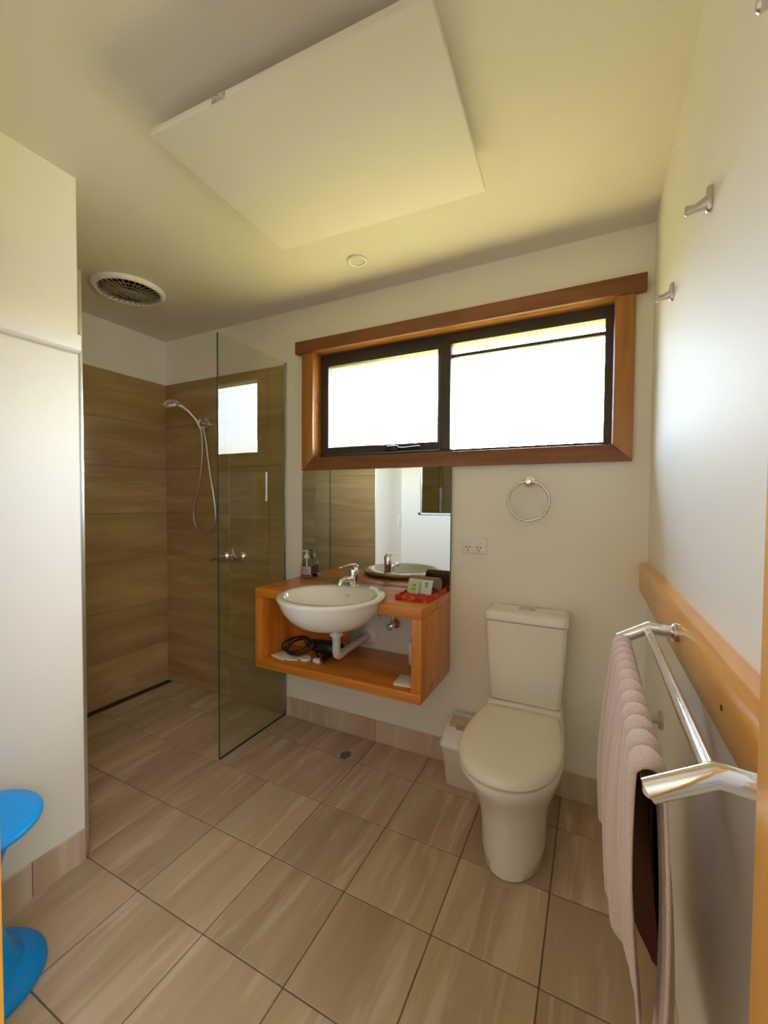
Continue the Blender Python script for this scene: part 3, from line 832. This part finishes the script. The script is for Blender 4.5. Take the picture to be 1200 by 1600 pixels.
part(MB().loft([lidring(.006, .4215), lidring(0, .4235), lidring(0, .432), lidring(.004, .440), lidring(.014, .4465), lidring(.05, .4495), lidring(.095, .4505)]), 'lid', 'seat', to, smooth=60)
part(MB().box(TX - .100, TX + .100, -.200, -.178, .402, .436, .006), 'hinge_bar', 'seat', to)
def rrect(hw, y0, y1, z, r=.022, n=6, cx=TX):
    pts = []
    for (sx, sy, a) in ((1, 1, 0), (-1, 1, PI / 2), (-1, -1, PI), (1, -1, 3 * PI / 2)):
        ccx = cx + sx * (hw - r); ccy = (y1 - r) if sy > 0 else (y0 + r)
        for k in range(n + 1):
            t = a + PI / 2 * k / n
            pts.append((ccx + r * math.cos(t), ccy + r * math.sin(t), z))
    return pts
part(MB().loft([rrect(.155, -.215, -.012, .395, .04), rrect(.152, -.205, -.012, .425, .035), rrect(.145, -.180, -.012, .444, .02)]), 'deck', 'china', to, smooth=50)
part(MB().loft([rrect(.138, -.158, -.012, .447, .016), rrect(.143, -.162, -.012, .451, .018), rrect(.153, -.166, -.012, .60, .02), rrect(.162, -.170, -.012, .74, .02), rrect(.163, -.171, -.012, .787, .02)]), 'cistern', 'china', to, smooth=50)
cl = part(MB().loft([rrect(.160, -.168, -.012, .7885, .02), rrect(.167, -.175, -.010, .791, .02), rrect(.168, -.176, -.010, .815, .02), rrect(.163, -.170, -.012, .826, .02), rrect(.145, -.155, -.022, .830, .02), rrect(.05, -.11, -.06, .832, .02)]), 'cistern_lid', 'china', to, smooth=60)
def ovr(a, b, z): return [(TX - .002 + a * math.cos(2 * PI * k / 28), -.085 + b * math.sin(2 * PI * k / 28), z) for k in range(28)]
part(MB().loft([ovr(.036, .023, .830), ovr(.036, .023, .834), ovr(.033, .020, .836), ovr(.01, .006, .8365)]), 'flush_button', 'steel', cl)
part(MB().box(TX + .088, TX + .0915, -.268, -.262, .165, .200), 'fixing_slot', 'dark', to)

# bin behind the toilet
bi = empty('waste_bin', (2.205, -.11, 0), 'small white swing top bin tucked beside the toilet', 'bin')
BC = 2.205
part(MB().loft([rrect(.070, -.160, -.030, 0.0, .018, cx=BC), rrect(.074, -.164, -.027, .006, .02, cx=BC), rrect(.090, -.192, -.020, .190, .024, cx=BC)]), 'bin_body', 'cream_plastic', bi, smooth=50)
part(MB().loft([rrect(.094, -.199, -.014, .190, .026, cx=BC), rrect(.098, -.203, -.012, .194, .028, cx=BC), rrect(.098, -.203, -.012, .206, .028, cx=BC), rrect(.090, -.194, -.016, .214, .024, cx=BC), rrect(.086, -.176, -.018, .240, .02, cx=BC), rrect(.082, -.120, -.020, .272, .016, cx=BC), rrect(.080, -.080, -.022, .276, .014, cx=BC)]), 'bin_lid', 'plastic', bi, smooth=50)
# swinging flap lies on the sloping front of the lid
fl = MB()
fl.prism([(-.186, .222), (-.128, .270), (-.090, .2805), (-.060, .2815), (-.060, .274), (-.122, .262), (-.180, .214)], 'X', BC - .066, BC + .066, .002)
flap = part(fl, 'swing_flap', 'beige_plastic', bi, label='beige swinging flap')
part(MB().prism([(-.150, .2540), (-.128, .2722), (-.126, .2700), (-.148, .2500)], 'X', BC - .030, BC + .030), 'finger_grip', 'beige_dark', flap)

# ------------------------------------------------------------------ back wall fittings
rg = empty('towel_ring', (2.457, 0, 1.392), 'round chrome towel ring on the back wall below the window', 'towel ring')
part(MB().lathe([(.024, 0), (.024, -.006), (.018, -.010), (.0095, -.013), (.0095, -.045), (.012, -.050), (.012, -.060), (0, -.062)], (2.459, 0, 1.388), 'Y', 24), 'wall_mount', 'chrome', rg)
part(MB().torus((2.461, -.052, 1.300), .086, .0052, 'Y'), 'ring', 'chrome_dark', rg)

so = empty('power_outlet', (2.212, 0, 1.086), 'white double power outlet on the wall right of the mirror', 'power outlet')
part(MB().box(2.153, 2.271, -.010, -.0003, 1.050, 1.123, .003), 'face_plate', 'plastic', so)
for cx in (2.184, 2.236):
    sw = part(MB().lathe([(.0, -.010), (.010, -.010), (.009, -.0135), (0, -.014)], (cx, 0, 1.104), 'Y', 18), 'switch', 'plastic', so)
    part(MB().box(cx - .010, cx - .0065, -.0112, -.0102, 1.075, 1.083).box(cx + .0065, cx + .010, -.0112, -.0102, 1.075, 1.083).box(cx - .0015, cx + .0015, -.0112, -.0102, 1.060, 1.069), 'pin_holes', 'dark', so, kind='stuff')

ls = empty('light_switch', (XP, -1.600, 1.105), 'white light switch on the partition wall, seen only in the mirror', 'switch')
part(MB().box(XP + .0003, XP + .010, -1.636, -1.564, 1.047, 1.163, .003), 'face_plate', 'plastic', ls)
part(MB().box(XP + .010, XP + .0135, -1.608, -1.592, 1.088, 1.122, .002), 'rocker', 'plastic', ls)

# ------------------------------------------------------------------ ceiling fittings
pn = empty('heater_panel', (1.979, -.877, H), 'large white square heater panel hanging close under the ceiling', 'heater')
pn.rotation_euler = (0, 0, math.radians(2.5))
def loc_part(mb, name, m, par, label=None, smooth=35):
    me = mb.mesh(name, smooth); me.materials.append(MAT[m]); o = bpy.data.objects.new(name, me); COL.objects.link(o); o.parent = par
    if label: o['label'] = label
    return o
pw_, pl_ = .824, .595
pb = loc_part(MB().box(-pw_ / 2, pw_ / 2, -pl_ / 2, pl_ / 2, -.077, -.056, .003), 'panel', 'panel_white', pn)
loc_part(MB().box(-.18, -.135, -pl_ / 2 - .0012, -pl_ / 2 + .001, -.0755, -.058), 'rating_sticker', 'sticker', pb, 'small printed sticker on the panel edge')
for sx in (-1, 1):
    for sy in (-1, 1):
        loc_part(MB().box(sx * .28 - .03, sx * .28 + .03, sy * .18 - .02, sy * .18 + .02, -.056, 0), 'bracket', 'steel', pn)

dl = empty('downlight', (1.725, -.283, H), 'small round white downlight in the ceiling near the window', 'downlight')
part(MB().lathe([(.030, -.0005), (.046, -.0005), (.046, -.006), (.040, -.009), (.032, -.007), (.030, -.0005)], (1.725, -.283, H), 'Z', 36), 'trim_ring', 'white', dl)
part(MB().lathe([(0, -.001), (.031, -.001), (.029, -.004), (0, -.0045)], (1.725, -.283, H), 'Z', 28), 'lens', 'plastic_grey', dl)

fx, fy = .515, -.580
fn = empty('exhaust_fan', (fx, fy, H), 'round white exhaust fan with a radial grille in the shower ceiling', 'fan')
part(MB().lathe([(.140, -.004), (.168, -.0005), (.170, -.006), (.165, -.018), (.156, -.023), (.148, -.022), (.142, -.015), (.140, -.004)], (fx, fy, H), 'Z', 56), 'fan_ring', 'white', fn, smooth=50)
part(MB().lathe([(0, -.002), (.141, -.002), (.141, -.004), (0, -.004)], (fx, fy, H), 'Z', 40), 'fan_cavity', 'dark', fn)
sl = MB()
for k in range(32):
    a = 2 * PI * k / 32
    d = Vector((math.cos(a), math.sin(a), 0))
    p = Vector((fx, fy, H - .020))
    sl.tube([p + d * .030, p + d * .145], .0026, 5)
part(sl, 'grille_slats', 'fan_plastic', fn, kind='stuff')
gr = MB()
for R in (.07, .108): gr.torus((fx, fy, H - .020), R, .002, 'Z', 40, 6)
part(gr, 'grille_rings', 'fan_plastic', fn, kind='stuff')
part(MB().lathe([(0, -.026), (.030, -.026), (.032, -.020), (.030, -.014), (0, -.014)], (fx, fy, H), 'Z', 28), 'fan_hub', 'fan_plastic', fn)

# ------------------------------------------------------------------ right wall: rail, rack, towel, hooks
rz0, rz1 = .941, 1.055
rl = empty('timber_rail', (XR, -.8, .95), 'golden timber rail board fixed along the right wall', 'rail')
ya, yb_ = -.006, -1.60
def railp(y, k): return k + .026 * (ya - y) / 1.38
mb = MB()
def rr4(y):
    z0, z1 = railp(y, rz0), railp(y, rz1)
    return [(XR - .0003, y, z0), (XR - .026, y, z0), (XR - .028, y, z0 + .003), (XR - .028, y, z1 - .003), (XR - .026, y, z1), (XR - .0003, y, z1)]
part(mb.loft([rr4(ya), rr4(yb_)]), 'board', 'oakY', rl)
part(MB().lathe([(0, 0), (.0045, 0), (.0045, -.0006), (0, -.0008)], (XR - .028, -1.235, railp(-1.235, .985)), 'X', 12), 'plug_hole', 'dark', rl)

RY1, RY2 = -.870, -1.455
rk = empty('towel_rack', (XR - .028, -1.16, 1.01), 'chrome double towel rack with angled arms on the timber rail', 'towel rack')
XI, ZI, XO, ZO, TILT = 2.834, 1.009, 2.781, .982, .008
for yy, dz in ((RY1, 0), (RY2, TILT)):
    ar = part(MB().tube([(XR - .034, yy, ZI + .004 + dz), (XI + .002, yy, ZI + .008 + dz), (XO - .003, yy, ZO + dz)], [.0118, .0118, .0118], 20, flat=(.8, 1.15)), 'arm', 'chrome', rk, smooth=50)
    part(MB().lathe([(0, -.0285), (.021, -.0285), (.021, -.036), (.019, -.038), (0, -.038)], (XR, yy, ZI + .004 + dz), 'X', 28), 'flange', 'chrome', ar)
part(MB().tube([(XI, RY1, ZI), (XI, RY2, ZI + TILT)], .0085, 18), 'bar', 'chrome', rk)
part(MB().tube([(XO, RY1, ZO), (XO, RY2, ZO + TILT)], .0085, 18), 'bar', 'chrome', rk)

# towel draped over the outer bar
def lerp_tab(tab, y):
    for (a, va_), (b, vb_) in zip(tab[:-1], tab[1:]):
        if y >= b or b == tab[-1][0]:
            f = max(0, min(1, (a - y) / (a - b)))
            return va_ + (vb_ - va_) * f
front_x = [(-.88, 2.752), (-1.05, 2.756), (-1.25, 2.764), (-1.36, 2.786), (-1.45, 2.790)]
back_x = [(-.88, 2.806), (-1.00, 2.844), (-1.10, 2.862), (-1.20, 2.846), (-1.34, 2.800), (-1.45, 2.794)]
HEM, HEM_B = .600, .400
# rows of the cloth: closer together where it bends over the bar
VROW = [i / 40 * .38 for i in range(40)] + [.38 + i / 24 * .06 for i in range(24)] + [.44 + i / 50 * .56 for i in range(51)]
def towel_pt(u, v):
    v = VROW[int(round(v * (len(VROW) - 1)))]
    y = -.890 - u * .545
    tilt = TILT * u * .93
    rb_ = .0135
    L, LB = ZO - HEM, ZO - HEM_B
    tot = L + PI * rb_ + LB
    s = v * tot
    q = (y + .89) / .0455 + .10 * math.sin(y * 19)
    ridge = abs(math.sin(PI * q)) ** .55                        # round ribs, tight valleys
    fold = .5 * math.sin(y * 62 + 1) + .5 * math.sin(y * 37 + 2)
    if s < L:
        f = 1 - s / L                                   # 0 at bar, 1 at hem
        xb = lerp_tab(front_x, y)
        k = math.sin(f * PI / 2) ** 1.2
        x = (XO - rb_) * (1 - k) + xb * k
        z = ZO - f * L; n = Vector((-1, 0, 0)); amp = .0050
        x += -.010 * math.sin(PI * f) + fold * .0075 * f ** .7
    elif s < L + PI * rb_:
        a = PI - (s - L) / rb_
        x, z = XO + rb_ * math.cos(a), ZO + rb_ * math.sin(a)
        n = Vector((math.cos(a), 0, math.sin(a))); amp = .0050; f = 0
    else:
        f = (s - L - PI * rb_) / LB
        xb = lerp_tab(back_x, y)
        k = f ** .8
        x = (XO + rb_) * (1 - k) + xb * k
        x += .012 * math.sin(PI * f) + fold * .003 * f
        z = ZO - f * LB; n = Vector((1, 0, 0)); amp = .0035
    yy = y + (f ** 1.3) * .085 * max(0, (u - .35) / .65)
    z += .012 * math.sin(y * 23) * f + tilt
    return Vector((x, yy, z)) + n * (amp * (ridge - .5) * (1 - .35 * f))
tw = part(MB().grid(towel_pt, 300, len(VROW) - 1), 'bath_towel', 'towel', None, smooth=80, loc=(XO, -1.16, HEM))
sm = tw.modifiers.new('thickness', 'SOLIDIFY'); sm.thickness = .0035; sm.offset = 1
def brown_pt(u, v):  # dark brown sheet over the bar, filling the fold of the pink towel
    y = -.900 - u * .470
    r_ = .0104
    zh = .395 + .012 * math.sin(y * 15)
    LB = ZO - zh
    tot = .03 + PI * r_ + LB
    s = v * tot
    if s < .03: return (XO - r_, y, ZO - .03 + s)
    if s < .03 + PI * r_:
        a = PI - (s - .03) / r_
        return (XO + r_ * math.cos(a), y, ZO + r_ * math.sin(a))
    f = (s - .03 - PI * r_) / LB
    k = f ** .8
    yy = y + (f ** 1.3) * .26 * max(0, (u - .25) / .75)
    x = (XO + r_) * (1 - k) + (lerp_tab(back_x, yy) - .007) * k + .010 * math.sin(PI * f) - .003 * math.sin(PI * f) ** .5
    return (x, yy, ZO - f * LB)
bw = part(MB().grid(brown_pt, 60, 90), 'dark_sheet', 'brown_sheet', None, smooth=80, loc=(XO, -1.13, .395))
sm2 = bw.modifiers.new('thickness', 'SOLIDIFY'); sm2.thickness = .0016; sm2.offset = 0
tag(bw, 'dark brown sheet hanging on the rack bar underneath the pink towel', 'towel')
tag(tw, 'ribbed dusty pink towel hung over the outer bar of the chrome rack', 'towel')

def hook(y, z, label):
    r = empty('robe_hook', (XR, y, z), label, 'hook', 'chrome hooks in a row on the right wall')
    def hr(x, a, b): 
        pts = []
        for k in range(20):
            t = 2 * PI * k / 20
            c, s_ = math.cos(t), math.sin(t)
            pts.append((XR - x, y + a * math.copysign(abs(c) ** .7, c), z + b * math.copysign(abs(s_) ** .7, s_)))
        return pts
    part(MB().loft([hr(.0003, .011, .026), hr(.006, .011, .026), hr(.009, .009, .023)]), 'plate', 'steel', r, smooth=50)
    part(MB().tube([(XR - .006, y, z - .006), (XR - .016, y, z - .009), (XR - .026, y, z - .012), (XR - .035, y, z - .013), (XR - .041, y, z - .013), (XR - .044, y, z - .013)], [.013, .010, .0075, .0085, .0095, .007], 14, flat=(.8, 1.1)), 'arm', 'steel', r)
hook(-.477, 1.921, 'chrome hook nearest the window corner, high on the right wall')
hook(-.934, 1.902, 'middle chrome hook high on the right wall')
hook(-1.358, 1.874, 'chrome hook nearest the doorway, cut by the photo edge')
th = empty('toilet_roll_holder', (XR, -.488, .642), 'small chrome wall fitting low behind the hanging towel', 'holder')
part(MB().lathe([(.027, -.0003), (.027, -.008), (.024, -.011), (.012, -.013), (.010, -.05), (.011, -.055), (0, -.056)], (XR, -.488, .642), 'X', 24), 'wall_mount', 'steel', th)
part(MB().tube([(XR - .048, -.488, .642), (XR - .062, -.480, .645), (XR - .066, -.46, .645), (XR - .066, -.36, .645)], .007, 10), 'roll_bar', 'steel', th)

# ------------------------------------------------------------------ blue stool at the left edge
SX, SY = 1.283, -1.507
st = empty('stool', (SX, SY, 0), 'bright blue hourglass plastic stool beside the partition wall', 'stool')
part(MB().lathe([(0, .425), (.142, .425), (.149, .430), (.150, .437), (.146, .442), (.12, .4445), (0, .4445)], (SX, SY, 0), 'Z', 56), 'seat', 'blue', st, smooth=50)
part(MB().lathe([(.100, .4248), (.085, .39), (.062, .32), (.052, .25), (.050, .21), (.056, .15), (.075, .085), (.105, .045)], (SX, SY, 0), 'Z', 48), 'stem', 'blue', st, smooth=50)
part(MB().lathe([(0, 0), (.150, 0), (.153, .006), (.152, .016), (.140, .030), (.105, .045), (0, .046)], (SX, SY, 0), 'Z', 56), 'base', 'blue', st, smooth=50)
